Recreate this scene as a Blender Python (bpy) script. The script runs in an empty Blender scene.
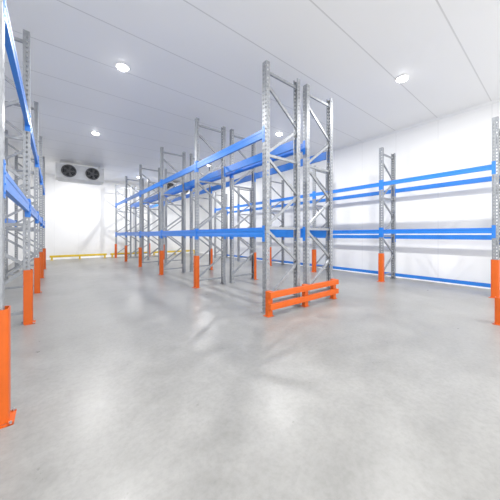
import bpy, bmesh, math, random
from mathutils import Vector, Matrix
random.seed(4)
sc = bpy.context.scene
sc.view_settings.view_transform = 'Standard'
sc.view_settings.look = 'None'
sc.view_settings.exposure = 0.34
sc.view_settings.gamma = 1.08
COL = sc.collection

# ------------------------------------------------------------ materials
def new_mat(name):
    m = bpy.data.materials.new(name); m.use_nodes = True
    nt = m.node_tree; b = nt.nodes['Principled BSDF']
    return m, nt, b
def simple(name, col, rough=0.5, metal=0.0, var=0.06, scale=6.0, spec=0.5):
    m, nt, b = new_mat(name)
    tc = nt.nodes.new('ShaderNodeTexCoord')
    n = nt.nodes.new('ShaderNodeTexNoise'); n.inputs['Scale'].default_value = scale
    n.inputs['Detail'].default_value = 4
    nt.links.new(tc.outputs['Object'], n.inputs['Vector'])
    r = nt.nodes.new('ShaderNodeValToRGB')
    r.color_ramp.elements[0].position = 0.3; r.color_ramp.elements[1].position = 0.7
    r.color_ramp.elements[0].color = tuple(c*(1-var) for c in col)+(1,)
    r.color_ramp.elements[1].color = tuple(min(1, c*(1+var)) for c in col)+(1,)
    nt.links.new(n.outputs['Fac'], r.inputs['Fac'])
    nt.links.new(r.outputs['Color'], b.inputs['Base Color'])
    b.inputs['Roughness'].default_value = rough
    b.inputs['Metallic'].default_value = metal
    b.inputs['Specular IOR Level'].default_value = spec
    return m
M_BLUE = simple('blue_powder_coat', (0.013, 0.175, 0.64), 0.38, var=0.04)
M_ORANGE = simple('orange_powder_coat', (0.62, 0.10, 0.009), 0.45, var=0.06, spec=.3)
M_GALV = simple('galvanised_steel', (0.28, 0.295, 0.315), 0.42, metal=0.3, var=0.14, scale=14)
M_YELLOW = simple('yellow_paint', (0.75, 0.52, 0.02), 0.45)
M_DARK = simple('dark_fan_cavity', (0.03, 0.032, 0.035), 0.7, spec=.2)
M_HOUS = simple('evaporator_white_steel', (0.74, 0.75, 0.75), 0.4)
M_GREYM = simple('grey_fan_metal', (0.12, 0.122, 0.125), 0.5, metal=0.2)
M_BOLT = simple('zinc_bolt', (0.6, 0.6, 0.62), 0.3, metal=0.9)

def panel_mat(name, col, axis, pitch, seam=0.012, rough=0.45, depth=0.75):
    m, nt, b = new_mat(name)
    g = nt.nodes.new('ShaderNodeNewGeometry')
    s = nt.nodes.new('ShaderNodeSeparateXYZ')
    nt.links.new(g.outputs['Position'], s.inputs[0])
    d = nt.nodes.new('ShaderNodeMath'); d.operation = 'DIVIDE'; d.inputs[1].default_value = pitch
    nt.links.new(s.outputs[axis], d.inputs[0])
    f = nt.nodes.new('ShaderNodeMath'); f.operation = 'FRACT'
    nt.links.new(d.outputs[0], f.inputs[0])
    l = nt.nodes.new('ShaderNodeMath'); l.operation = 'LESS_THAN'; l.inputs[1].default_value = seam/pitch
    nt.links.new(f.outputs[0], l.inputs[0])
    n = nt.nodes.new('ShaderNodeTexNoise'); n.inputs['Scale'].default_value = 0.7
    nt.links.new(g.outputs['Position'], n.inputs['Vector'])
    mx0 = nt.nodes.new('ShaderNodeMixRGB')
    mx0.inputs[1].default_value = tuple(c*0.97 for c in col)+(1,)
    mx0.inputs[2].default_value = col+(1,)
    nt.links.new(n.outputs['Fac'], mx0.inputs[0])
    mx = nt.nodes.new('ShaderNodeMixRGB')
    nt.links.new(l.outputs[0], mx.inputs[0])
    nt.links.new(mx0.outputs[0], mx.inputs[1])
    mx.inputs[2].default_value = tuple(c*depth for c in col)+(1,)
    nt.links.new(mx.outputs[0], b.inputs['Base Color'])
    b.inputs['Roughness'].default_value = rough
    return m
M_WALLX = panel_mat('white_insulated_panel_side', (0.90, 0.90, 0.90), 1, 1.15, depth=0.85)
M_WALLY = panel_mat('white_insulated_panel_end', (0.90, 0.90, 0.90), 0, 1.15, depth=0.85)
M_CEIL = panel_mat('white_ceiling_panel', (0.87, 0.87, 0.87), 1, 1.15, seam=0.022, depth=0.74)
M_TRIM = simple('white_trim', (0.85, 0.85, 0.85), 0.4, var=0.02)

def floor_mat():
    m, nt, b = new_mat('polished_concrete')
    g = nt.nodes.new('ShaderNodeNewGeometry')
    def noise(scale, det, rough=0.55, dist=0.0):
        n = nt.nodes.new('ShaderNodeTexNoise')
        n.inputs['Scale'].default_value = scale; n.inputs['Detail'].default_value = det
        n.inputs['Roughness'].default_value = rough; n.inputs['Distortion'].default_value = dist
        nt.links.new(g.outputs['Position'], n.inputs['Vector']); return n
    n1 = noise(0.55, 7, 0.58, 0.2); n2 = noise(4.5, 8, 0.65, 0.0); n3 = noise(24, 6, 0.7)
    r1 = nt.nodes.new('ShaderNodeValToRGB')
    r1.color_ramp.elements[0].position = 0.32; r1.color_ramp.elements[1].position = 0.68
    r1.color_ramp.elements[0].color = (0.235, 0.232, 0.222, 1)
    r1.color_ramp.elements[1].color = (0.325, 0.321, 0.308, 1)
    nt.links.new(n1.outputs['Fac'], r1.inputs['Fac'])
    r2 = nt.nodes.new('ShaderNodeValToRGB')
    r2.color_ramp.elements[0].position = 0.34; r2.color_ramp.elements[1].position = 0.64
    r2.color_ramp.elements[0].color = (0.87, 0.87, 0.865, 1)
    r2.color_ramp.elements[1].color = (1, 1, 1, 1)
    nt.links.new(n2.outputs['Fac'], r2.inputs['Fac'])
    mu = nt.nodes.new('ShaderNodeMixRGB'); mu.blend_type = 'MULTIPLY'; mu.inputs[0].default_value = 1
    nt.links.new(r1.outputs[0], mu.inputs[1]); nt.links.new(r2.outputs[0], mu.inputs[2])
    r3 = nt.nodes.new('ShaderNodeValToRGB')
    r3.color_ramp.elements[0].position = 0.34; r3.color_ramp.elements[1].position = 0.58
    r3.color_ramp.elements[0].color = (0.87, 0.87, 0.87, 1)
    r3.color_ramp.elements[1].color = (1, 1, 1, 1)
    nt.links.new(n3.outputs['Fac'], r3.inputs['Fac'])
    mu2 = nt.nodes.new('ShaderNodeMixRGB'); mu2.blend_type = 'MULTIPLY'; mu2.inputs[0].default_value = 1
    nt.links.new(mu.outputs[0], mu2.inputs[1]); nt.links.new(r3.outputs[0], mu2.inputs[2])
    nt.links.new(mu2.outputs[0], b.inputs['Base Color'])
    mr = nt.nodes.new('ShaderNodeMapRange')
    mr.inputs['From Min'].default_value = 0.3; mr.inputs['From Max'].default_value = 0.7
    mr.inputs['To Min'].default_value = 0.27; mr.inputs['To Max'].default_value = 0.40
    nt.links.new(n2.outputs['Fac'], mr.inputs['Value'])
    nt.links.new(mr.outputs[0], b.inputs['Roughness'])
    b.inputs['Specular IOR Level'].default_value = 0.42
    return m
M_FLOOR = floor_mat()
def emis(name, col, s):
    m, nt, b = new_mat(name)
    b.inputs['Base Color'].default_value = (0.9, 0.9, 0.9, 1)
    b.inputs['Emission Color'].default_value = col+(1,)
    b.inputs['Emission Strength'].default_value = s
    return m
M_LAMP = emis('lamp_diffuser', (1.0, 0.995, 0.985), 14.0)

# ------------------------------------------------------------ mesh helpers
def box(bm, x0, x1, y0, y1, z0, z1):
    vs = [bm.verts.new(p) for p in ((x0,y0,z0),(x1,y0,z0),(x1,y1,z0),(x0,y1,z0),(x0,y0,z1),(x1,y0,z1),(x1,y1,z1),(x0,y1,z1))]
    for f in ((0,3,2,1),(4,5,6,7),(0,1,5,4),(1,2,6,5),(2,3,7,6),(3,0,4,7)):
        bm.faces.new([vs[i] for i in f])
def cyl(bm, c, r, h, axis='Z', seg=16, r2=None):
    rot = {'Z': Matrix.Identity(4), 'X': Matrix.Rotation(math.pi/2, 4, 'Y'), 'Y': Matrix.Rotation(math.pi/2, 4, 'X')}[axis]
    bmesh.ops.create_cone(bm, cap_ends=True, segments=seg, radius1=r, radius2=(r if r2 is None else r2), depth=h,
                          matrix=Matrix.Translation(c) @ rot)
def tomesh(bm, name, mats, bevel=0, smooth=False):
    me = bpy.data.meshes.new(name)
    bmesh.ops.recalc_face_normals(bm, faces=bm.faces)
    bm.to_mesh(me); bm.free()
    for m in (mats if isinstance(mats, (list, tuple)) else [mats]): me.materials.append(m)
    if smooth:
        for p in me.polygons: p.use_smooth = True
    return me
def obj(name, me, loc=(0,0,0), parent=None, rotz=0.0):
    o = bpy.data.objects.new(name, me); o.location = loc
    o.rotation_euler = (0, 0, rotz)
    COL.objects.link(o)
    if parent: o.parent = parent
    return o
def top(o, label, cat, group=None):
    o['label'] = label; o['category'] = cat
    if group: o['group'] = group
    return o
def bev(o, w, seg=2):
    m = o.modifiers.new('bevel', 'BEVEL'); m.width = w; m.segments = seg; m.limit_method = 'ANGLE'
    return o

# ------------------------------------------------------------ room (near wall left out so world light fills the room)
X0, X1, Y0, Y1, H = -1.65, 8.9, -4.0, 18.0, 4.85
def slab(name, b, mat):
    bm = bmesh.new(); box(bm, *b)
    o = obj(name, tomesh(bm, name, mat)); o['kind'] = 'structure'; return o
slab('floor', (X0-.2, X1+.2, Y0-.2, Y1+.2, -.2, 0), M_FLOOR)
slab('ceiling', (X0-.2, X1+.2, Y0-.2, Y1+.2, H, H+.2), M_CEIL)
slab('wall_left', (X0-.2, X0, Y0, Y1, 0, H), M_WALLX)
slab('wall_right', (X1, X1+.2, Y0, Y1, 0, H), M_WALLX)
slab('wall_far', (X0, X1, Y1, Y1+.2, 0, H), M_WALLY)
def cove(name, pts):
    bm = bmesh.new()
    a = [bm.verts.new(p) for p in pts[0]]; b = [bm.verts.new(p) for p in pts[1]]
    bm.faces.new(a); bm.faces.new(b[::-1])
    for i in range(3): bm.faces.new((a[i], b[i], b[(i+1)%3], a[(i+1)%3]))
    o = obj(name, tomesh(bm, name, M_TRIM)); o['kind'] = 'structure'
c = .06
cove('trim_1', [[(X1,Y0,H),(X1-c,Y0,H),(X1,Y0,H-c)], [(X1,Y1,H),(X1-c,Y1,H),(X1,Y1,H-c)]])
cove('trim_2', [[(X0,Y1,H),(X0,Y1-c,H),(X0,Y1,H-c)], [(X1,Y1,H),(X1,Y1-c,H),(X1,Y1,H-c)]])
cove('baseboard_right', [[(X1,Y0,0),(X1-.05,Y0,0),(X1,Y0,.1)], [(X1,Y1,0),(X1-.05,Y1,0),(X1,Y1,.1)]])
cove('baseboard_far', [[(X0,Y1,0),(X0,Y1-.05,0),(X0,Y1,.1)], [(X1,Y1,0),(X1,Y1-.05,0),(X1,Y1,.1)]])

# ------------------------------------------------------------ rack meshes
PW, PD = 0.105, 0.082
def plate(bm, ucuts, hole_cols, zlist, fn):
    cache = {}
    def v(u, z):
        k = (round(u, 5), round(z, 5))
        if k not in cache: cache[k] = bm.verts.new(fn(u, z))
        return cache[k]
    for z0, z1, h in zlist:
        for i in range(len(ucuts)-1):
            if h and i in hole_cols: continue
            bm.faces.new((v(ucuts[i], z0), v(ucuts[i+1], z0), v(ucuts[i+1], z1), v(ucuts[i], z1)))
def post_mesh(h, flip):
    bm = bmesh.new()
    pitch = 0.075; zl = []; zl.append((0, 0.05, False)); z = 0.05
    while z + pitch < h:
        zl.append((z, z+0.036, True)); zl.append((z+0.036, z+pitch, False)); z += pitch
    zl.append((z, h, False))
    s = -1 if flip else 1
    a = PW/2
    plate(bm, [-a, -.037, -.018, .018, .037, a], {1, 3}, zl, lambda u, z: (0, u, z))
    plate(bm, [0, .026, .048, PD], {1}, zl, lambda u, z: (s*u, -a, z))
    plate(bm, [0, .026, .048, PD], {1}, zl, lambda u, z: (s*u, a, z))
    for sg in (-1, 1):
        plate(bm, [0, .02], set(), [(0, h, False)], lambda u, z: (s*PD, sg*(a-u), z))
    bmesh.ops.remove_doubles(bm, verts=bm.verts, dist=1e-5)
    return tomesh(bm, 'post', M_GALV)
def bar(bm, p, q, w=.048, t=.032, th=.004):
    p = Vector(p); q = Vector(q); d = (q-p); L = d.length; d.normalize()
    n = Vector((-d.z, 0, d.x)); y = Vector((0, 1, 0))
    def b(n0, n1, y0, y1):
        vs = []
        for e in (0, L):
            for (nn, yy) in ((n0,y0),(n1,y0),(n1,y1),(n0,y1)):
                vs.append(bm.verts.new(p + d*e + n*nn + y*yy))
        for f in ((0,3,2,1),(4,5,6,7),(0,1,5,4),(1,2,6,5),(2,3,7,6),(3,0,4,7)):
            bm.faces.new([vs[i] for i in f])
    b(-w/2, w/2, -t/2, -t/2+th)
    b(-w/2, -w/2+th, -t/2+th, t/2)
    b(w/2-th, w/2, -t/2+th, t/2)
def brace_mesh(h, D):
    bm = bmesh.new()
    xa, xb = PD*.55, D-PD*.55
    bar(bm, (xa, 0, .18), (xb, 0, .18))
    z = .24; side = 0; step = (h-.55)/6.0
    for i in range(6):
        z1 = z+step-.06
        if side == 0: bar(bm, (xa, 0, z), (xb, 0, z1))
        else: bar(bm, (xb, 0, z), (xa, 0, z1))
        side = 1-side; z += step
    bar(bm, (xa, 0, h-.16), (xb, 0, h-.16))
    bar(bm, (xa, 0, .24+2*step-.03), (xb, 0, .24+2*step-.03))
    bar(bm, (xa, 0, .24+4*step-.03), (xb, 0, .24+4*step-.03))
    return tomesh(bm, 'upright_frame', M_GALV)
def foot_mesh():
    bm = bmesh.new(); box(bm, -.02, .12, -.075, .075, 0, .008)
    for y in (-.06, .06): cyl(bm, (.1, y, .016), .011, .016, seg=6)
    return tomesh(bm, 'foot_plate', M_GALV)
FOOT = foot_mesh()
_c = {}
def frame(rack, x, y, h, D):
    k = (h, D)
    if k not in _c: _c[k] = (brace_mesh(h, D), post_mesh(h, False), post_mesh(h, True))
    br, pf, pb = _c[k]
    f = obj('upright_frame', br, (x, y, 0), rack)
    for me, xx in ((pf, 0), (pb, D)):
        p = obj('post', me, (xx, 0, 0.004), f)
        m = p.modifiers.new('sheet', 'SOLIDIFY'); m.thickness = .0025; m.offset = 0
    obj('foot_plate', FOOT, (0, 0, 0), f)
    obj('foot_plate', FOOT, (D, 0, 0), f, rotz=math.pi)
    return f
def beam_mesh(L, hh=.15):
    bm = bmesh.new()
    prof = [(-.024,-hh/2),(.024,-hh/2),(.024,hh/2),(.006,hh/2),(.006,hh/2-.022),(-.024,hh/2-.022),(-.024,hh*.12),(-.019,hh*.08),(-.019,-hh*.14),(-.024,-hh*.18)]
    a = [bm.verts.new((x, -L/2, z)) for x, z in prof]; b = [bm.verts.new((x, L/2, z)) for x, z in prof]
    bm.faces.new(a); bm.faces.new(b[::-1]); n = len(prof)
    for i in range(n): bm.faces.new((a[i], b[i], b[(i+1)%n], a[(i+1)%n]))
    return tomesh(bm, 'beam', M_BLUE)
def conn_mesh():
    bm = bmesh.new()
    box(bm, -.032, -.027, -.055, .012, -.17, .12)
    box(bm, -.032, .034, .006, .012, -.17, .12)
    for z in (-.13, -.06, .02, .09): cyl(bm, (-.034, -.028, z), .008, .006, 'X', 8)
    return tomesh(bm, 'beam_connector', M_BLUE)
CONN = conn_mesh()
def beam(rack, x, yc, z, L, face, hh=.15, conn=True):
    k = ('b', round(L, 3), hh)
    if k not in _c: _c[k] = beam_mesh(L, hh)
    o = obj('beam', _c[k], (x, yc, z), rack, rotz=0 if face < 0 else math.pi)
    if conn:
        c1 = obj('beam_connector', CONN, (0, -L/2-.012, 0), o)
        c2 = obj('beam_connector', CONN, (0, L/2+.012, 0), o); c2.scale = (1, -1, 1)
    return o
def rack(label, xa, xb, ys, h, levels, ground=None, name='pallet_rack', hh=.175, rear_drop=(0, 0)):
    e = bpy.data.objects.new(name, None); e.location = (xa, ys[0], 0); e.empty_display_size = .2; COL.objects.link(e)
    top(e, label, 'rack')
    D = xb-xa
    for y in ys: frame(e, 0, y-ys[0], h, D)
    for i in range(len(ys)-1):
        yc = (ys[i]+ys[i+1])/2-ys[0]; L = ys[i+1]-ys[i]-PW-.01
        for z, rd in zip(levels, rear_drop):
            beam(e, .026, yc, z, L, -1, hh); beam(e, D-.026, yc, z-rd, L, 1, hh)
        if ground is not None: beam(e, D-.026, yc, ground, L, 1, .1, conn=False)
    return e

BAY = 2.75
YC = [3.32+BAY*i for i in range(6)]
rack('blue and galvanised steel pallet rack row with orange guards', 2.95, 3.86, YC, 4.5, [1.45, 3.24])
rack('blue and galvanised pallet rack row standing back to back', 4.07, 4.98, YC, 4.5, [1.45, 3.24])
YL = [2.62+2.65*i for i in range(5)]
rack('galvanised pallet rack with blue beams beside the side wall', -1.2, -.3, YL, 4.6, [1.85, 3.2])
YW = [.95+2.46*i for i in range(6)]
rack('galvanised pallet rack with blue beams against white wall', 7.7, 8.62, YW, 4.02, [1.50, 2.93], ground=.13, hh=.125, rear_drop=(.16, .12))

# ------------------------------------------------------------ column protectors
def protector_mesh(hh=.85, w=.14, d=.11):
    bm = bmesh.new(); r = .03; pts = [(d, -w/2)]
    for k in range(6):
        a = math.pi*1.5 - k/5*math.pi/2
        pts.append((r+math.cos(a)*r, -w/2+r+math.sin(a)*r))
    for k in range(6):
        a = math.pi - k/5*math.pi/2
        pts.append((r+math.cos(a)*r, w/2-r+math.sin(a)*r))
    pts.append((d, w/2))
    t = .006
    inner = []
    n = len(pts)
    for i, (x, y) in enumerate(pts):
        p0 = Vector(pts[max(0, i-1)]); p1 = Vector(pts[min(n-1, i+1)]); dd = (p1-p0).normalized()
        nn = Vector((dd.y, -dd.x))
        if nn.dot(Vector((d, 0))-Vector((x, y))) < 0: nn = -nn
        inner.append((x+nn.x*t, y+nn.y*t))
    loop = pts+inner[::-1]
    a = [bm.verts.new((x, y, 0.006)) for x, y in loop]; b = [bm.verts.new((x, y, hh)) for x, y in loop]
    N = len(loop)
    for i in range(N): bm.faces.new((a[i], a[(i+1)%N], b[(i+1)%N], b[i]))
    for i in range(n-1):
        j = N-1-i
        bm.faces.new((b[i], b[i+1], b[j-1], b[j])); bm.faces.new((a[i], a[j], a[j-1], a[i+1]))
    return tomesh(bm, 'column_guard', M_ORANGE)
def guard_base():
    bm = bmesh.new(); box(bm, -.03, .006, -.1, .1, 0, .008); box(bm, -.03, .1, -.1, -.071, 0, .008); box(bm, -.03, .1, .071, .1, 0, .008)
    return tomesh(bm, 'base_plate', M_ORANGE)
def bolt():
    bm = bmesh.new(); cyl(bm, (0, 0, 0), .01, .016, seg=6)
    return tomesh(bm, 'anchor_bolt', M_BOLT)
PM, PM4, GB, BT = protector_mesh(), protector_mesh(.42, .16, .13), guard_base(), bolt()
def protector(x, y, face, label, group, me=PM):
    e = obj('column_guard', me, (x, y, 0), None, 0 if face < 0 else math.pi)
    top(e, label, 'guard', group)
    obj('base_plate', GB, (0, 0, 0), e)
    for yy in (-.086, .086): obj('anchor_bolt', BT, (-.012, yy, .016), e)
for y in YC[1:]:
    protector(2.95-.035, y, -1, 'orange steel column guard around rack upright', 'orange column guards')
    protector(4.98+.035, y, 1, 'orange steel column guard around rack upright', 'orange column guards')
for y in YL:
    protector(-.3+.035, y, 1, 'tall orange column guard on rack by side wall', 'orange column guards')
for y in YW[:4]:
    protector(7.7-.035, y, -1, 'orange column guard on rack against white wall', 'orange column guards')
e = protector(5.43, .6, -1, 'short orange steel guard standing on the floor', None, PM4)

# ------------------------------------------------------------ end guard
ge = bpy.data.objects.new('rack_end_barrier', None); ge.location = (2.86, 3.13, 0); COL.objects.link(ge)
top(ge, 'orange two-rail steel barrier at the rack end', 'barrier')
LG = 2.03
def gpost():
    bm = bmesh.new(); box(bm, -.05, .05, -.04, .04, .008, .43); box(bm, -.075, .075, -.06, .07, 0, .008)
    return tomesh(bm, 'barrier_post', M_ORANGE)
GP = gpost()
for x in (.055, LG/2, LG-.055): bev(obj('barrier_post', GP, (x, .03, 0), ge), .006)
def grail():
    bm = bmesh.new(); box(bm, 0, LG, -.075, -.012, -.05, .05); box(bm, .1, LG-.1, -.080, -.074, -.010, .010)
    return tomesh(bm, 'barrier_rail', M_ORANGE)
GR = grail()
for z in (.375, .175): bev(obj('barrier_rail', GR, (0, 0, z), ge), .004)

# ------------------------------------------------------------ yellow low rails by far wall
def yrail(x0, x1, y, label):
    e = bpy.data.objects.new('floor_rail', None); e.location = (x0, y, 0); COL.objects.link(e)
    top(e, label, 'barrier', 'yellow floor rails')
    L = x1-x0
    bm = bmesh.new(); box(bm, 0, L, -.04, .04, .15, .27); bev(obj('rail', tomesh(bm, 'rail', M_YELLOW), (0,0,0), e), .015)
    n = max(2, int(L/1.1)+1)
    bm = bmesh.new(); cyl(bm, (0, 0, .075), .045, .15, 'Z', 14); box(bm, -.08, .08, -.08, .08, 0, .01)
    me = tomesh(bm, 'rail_post', M_YELLOW)
    for i in range(n): obj('rail_post', me, (.1+(L-.2)*i/(n-1), 0, 0), e)
yrail(-.2, 2.55, 17.5, 'low yellow steel rail before the end wall')
yrail(2.75, 5.1, 17.5, 'low yellow steel rail before the end wall')
yrail(5.3, 8.5, 17.5, 'low yellow steel rail before the end wall')

# ------------------------------------------------------------ evaporators
def evaporator(x, y, w, label):
    e = bpy.data.objects.new('evaporator_unit', None); e.location = (x, y, H); COL.objects.link(e)
    top(e, label, 'cooler', 'ceiling evaporator coolers')
    hh, dp = .66, .75; z1 = -.16; z0 = z1-hh
    bm = bmesh.new()
    box(bm, -w/2, w/2, -dp/2+.01, dp/2, z0, z1)
    box(bm, -w/2-.03, -w/2, -dp/2, dp/2+.02, z0-.03, z1+.01)
    box(bm, w/2, w/2+.03, -dp/2, dp/2+.02, z0-.03, z1+.01)
    o = bev(obj('housing', tomesh(bm, 'housing', M_HOUS), (0,0,0), e), .008)
    bm = bmesh.new()
    vs = [(-w/2,-dp/2,z0),(w/2,-dp/2,z0),(w/2,dp/2,z0),(-w/2,dp/2,z0),(-w/2+.1,-.12,z0-.1),(w/2-.1,-.12,z0-.1),(w/2-.1,.12,z0-.1),(-w/2+.1,.12,z0-.1)]
    vs = [bm.verts.new(v) for v in vs]
    for f in ((0,3,2,1),(4,5,6,7),(0,1,5,4),(1,2,6,5),(2,3,7,6),(3,0,4,7)): bm.faces.new([vs[i] for i in f])
    obj('drip_tray', tomesh(bm, 'drip_tray', M_HOUS), (0,0,0), e)
    R = .26; zc = (z0+z1)/2; N = 2
    for k in range(N):
        xc = -w/2+w*(k+.5)/N
        bm = bmesh.new(); seg = 40
        rings = [(R, -dp/2+.008), (R+.03, -dp/2-.07), (R+.015, -dp/2-.085), (R-.01, -dp/2-.07), (R-.01, -dp/2+.005)]
        vv = [[bm.verts.new((math.cos(2*math.pi*j/seg)*r, yy, math.sin(2*math.pi*j/seg)*r)) for j in range(seg)] for r, yy in rings]
        for a, b in zip(vv[:-1], vv[1:]):
            for j in range(seg): bm.faces.new((a[j], a[(j+1)%seg], b[(j+1)%seg], b[j]))
        s = obj('fan_shroud', tomesh(bm, 'fan_shroud', M_GREYM, smooth=True), (xc, 0, zc), e)
        bm = bmesh.new(); cyl(bm, (0, -dp/2+.004, 0), R-.012, .01, 'Y', 40)
        obj('fan_opening', tomesh(bm, 'fan_opening', M_DARK), (0,0,0), s)
        bm = bmesh.new(); cyl(bm, (0, -dp/2-.03, 0), .07, .05, 'Y', 20)
        for b in range(5):
            a0 = 2*math.pi*b/5
            q = []
            for rr, da, yy in ((.06,-.35,-.045),(.06,.35,-.01),(R-.03,.28,-.008),(R-.03,-.22,-.05)):
                q.append(bm.verts.new((math.cos(a0+da)*rr, -dp/2+yy, math.sin(a0+da)*rr)))
            bm.faces.new(q)
        obj('fan_blades', tomesh(bm, 'fan_blades', M_GREYM), (0,0,0), s)
        bm = bmesh.new()
        for rr in (.1, .17, .24):
            for j in range(32):
                a0, a1 = 2*math.pi*j/32, 2*math.pi*(j+1)/32
                vs = []
                for a in (a0, a1):
                    for dr, dy in ((-.004,-.004),(.004,-.004),(.004,.004),(-.004,.004)):
                        vs.append(bm.verts.new((math.cos(a)*(rr+dr), -dp/2-.08+dy, math.sin(a)*(rr+dr))))
                for f in ((0,1,5,4),(1,2,6,5),(2,3,7,6),(3,0,4,7)): bm.faces.new([vs[i] for i in f])
        for j in range(6):
            a = math.pi*j/6; dx, dz = math.cos(a)*(R+.01), math.sin(a)*(R+.01); nx, nz = -math.sin(a)*.004, math.cos(a)*.004
            bm.faces.new([bm.verts.new(p) for p in ((-dx-nx,-dp/2-.078,-dz-nz),(dx-nx,-dp/2-.078,dz-nz),(dx+nx,-dp/2-.078,dz+nz),(-dx+nx,-dp/2-.078,-dz+nz))])
        obj('fan_grille', tomesh(bm, 'fan_grille', M_GREYM), (0,0,0), s)
    bm = bmesh.new()
    for xx in (-w/2+.15, w/2-.15):
        box(bm, xx-.03, xx+.03, -dp/2+.1, dp/2-.1, z1-.01, z1+.03)
        for yy in (-.2, .2): cyl(bm, (xx, yy, z1/2), .012, -z1, 'Z', 10)
    obj('hanger', tomesh(bm, 'hanger', M_BOLT), (0,0,0), e)
evaporator(1.0, 14.6, 1.85, 'white ceiling evaporator cooler with two dark fans')
evaporator(6.15, 15.6, 1.85, 'white twin-fan evaporator cooler hanging beyond the racks')

# ------------------------------------------------------------ ceiling lamps
def lamp_meshes():
    bm = bmesh.new(); seg = 36
    rings = [(.12, 0), (.13, -.01), (.128, -.022), (.108, -.022)]
    vv = [[bm.verts.new((math.cos(2*math.pi*j/seg)*r, math.sin(2*math.pi*j/seg)*r, z)) for j in range(seg)] for r, z in rings]
    for a, b in zip(vv[:-1], vv[1:]):
        for j in range(seg): bm.faces.new((a[j], a[(j+1)%seg], b[(j+1)%seg], b[j]))
    bm.faces.new(vv[0])
    h = tomesh(bm, 'ceiling_lamp', M_TRIM, smooth=False)
    bm = bmesh.new(); seg = 24
    rings = []
    for k in range(6):
        a = k/6*math.pi/2
        rings.append((.108*math.cos(a), -.02-.05*math.sin(a)))
    vv = [[bm.verts.new((math.cos(2*math.pi*j/seg)*r, math.sin(2*math.pi*j/seg)*r, z)) for j in range(seg)] for r, z in rings]
    for a, b in zip(vv[:-1], vv[1:]):
        for j in range(seg): bm.faces.new((a[j], a[(j+1)%seg], b[(j+1)%seg], b[j]))
    tip = bm.verts.new((0, 0, -.07))
    for j in range(seg): bm.faces.new((vv[-1][j], vv[-1][(j+1)%seg], tip))
    bm.faces.new(vv[0][::-1])
    d = tomesh(bm, 'diffuser', M_LAMP, smooth=True)
    return h, d
LH, LD = lamp_meshes()
def lamp(x, y, P=92):
    o = obj('ceiling_lamp', LH, (x, y, H)); top(o, 'round white ceiling lamp with glowing dome diffuser', 'lamp', 'lit ceiling lamps')
    obj('diffuser', LD, (0, 0, 0), o)
    l = bpy.data.lights.new('lamp_light', 'AREA'); l.shape = 'DISK'; l.size = .2; l.energy = P; l.color = (1.0, 0.995, 0.985)
    lo = bpy.data.objects.new('lamp_light', l); lo.location = (0, 0, -.075); lo.parent = o; COL.objects.link(lo)
for y in (-2.2, 1.6, 5.6, 9.8): lamp(1.1, y)
lamp(1.1, 15.9, 75); lamp(3.95, 15.6, 115)  # unseen lamp behind the cooler, then one added to brighten the far end
for y in (-1.6, 2.2, 6.0, 10.8): lamp(6.0, y)
lamp(7.2, 13.4, 90)  # off-row lamp, added for more light at the far end

w = bpy.data.worlds.new('world'); sc.world = w; w.use_nodes = True
w.node_tree.nodes['Background'].inputs[0].default_value = (1, 1, 1, 1)
w.node_tree.nodes['Background'].inputs[1].default_value = 2.3  # white world acts as added fill through the missing near wall

# ------------------------------------------------------------ camera
cd = bpy.data.cameras.new('camera'); cam = bpy.data.objects.new('camera', cd); COL.objects.link(cam)
cd.sensor_width = 36; cd.lens = 248/500*36; cd.shift_y = -.03; cd.clip_start = .02; cd.clip_end = 100
cam.location = (0, 0, 1.4); cam.rotation_euler = (math.pi/2, 0, -math.radians(38.3))
sc.camera = cam
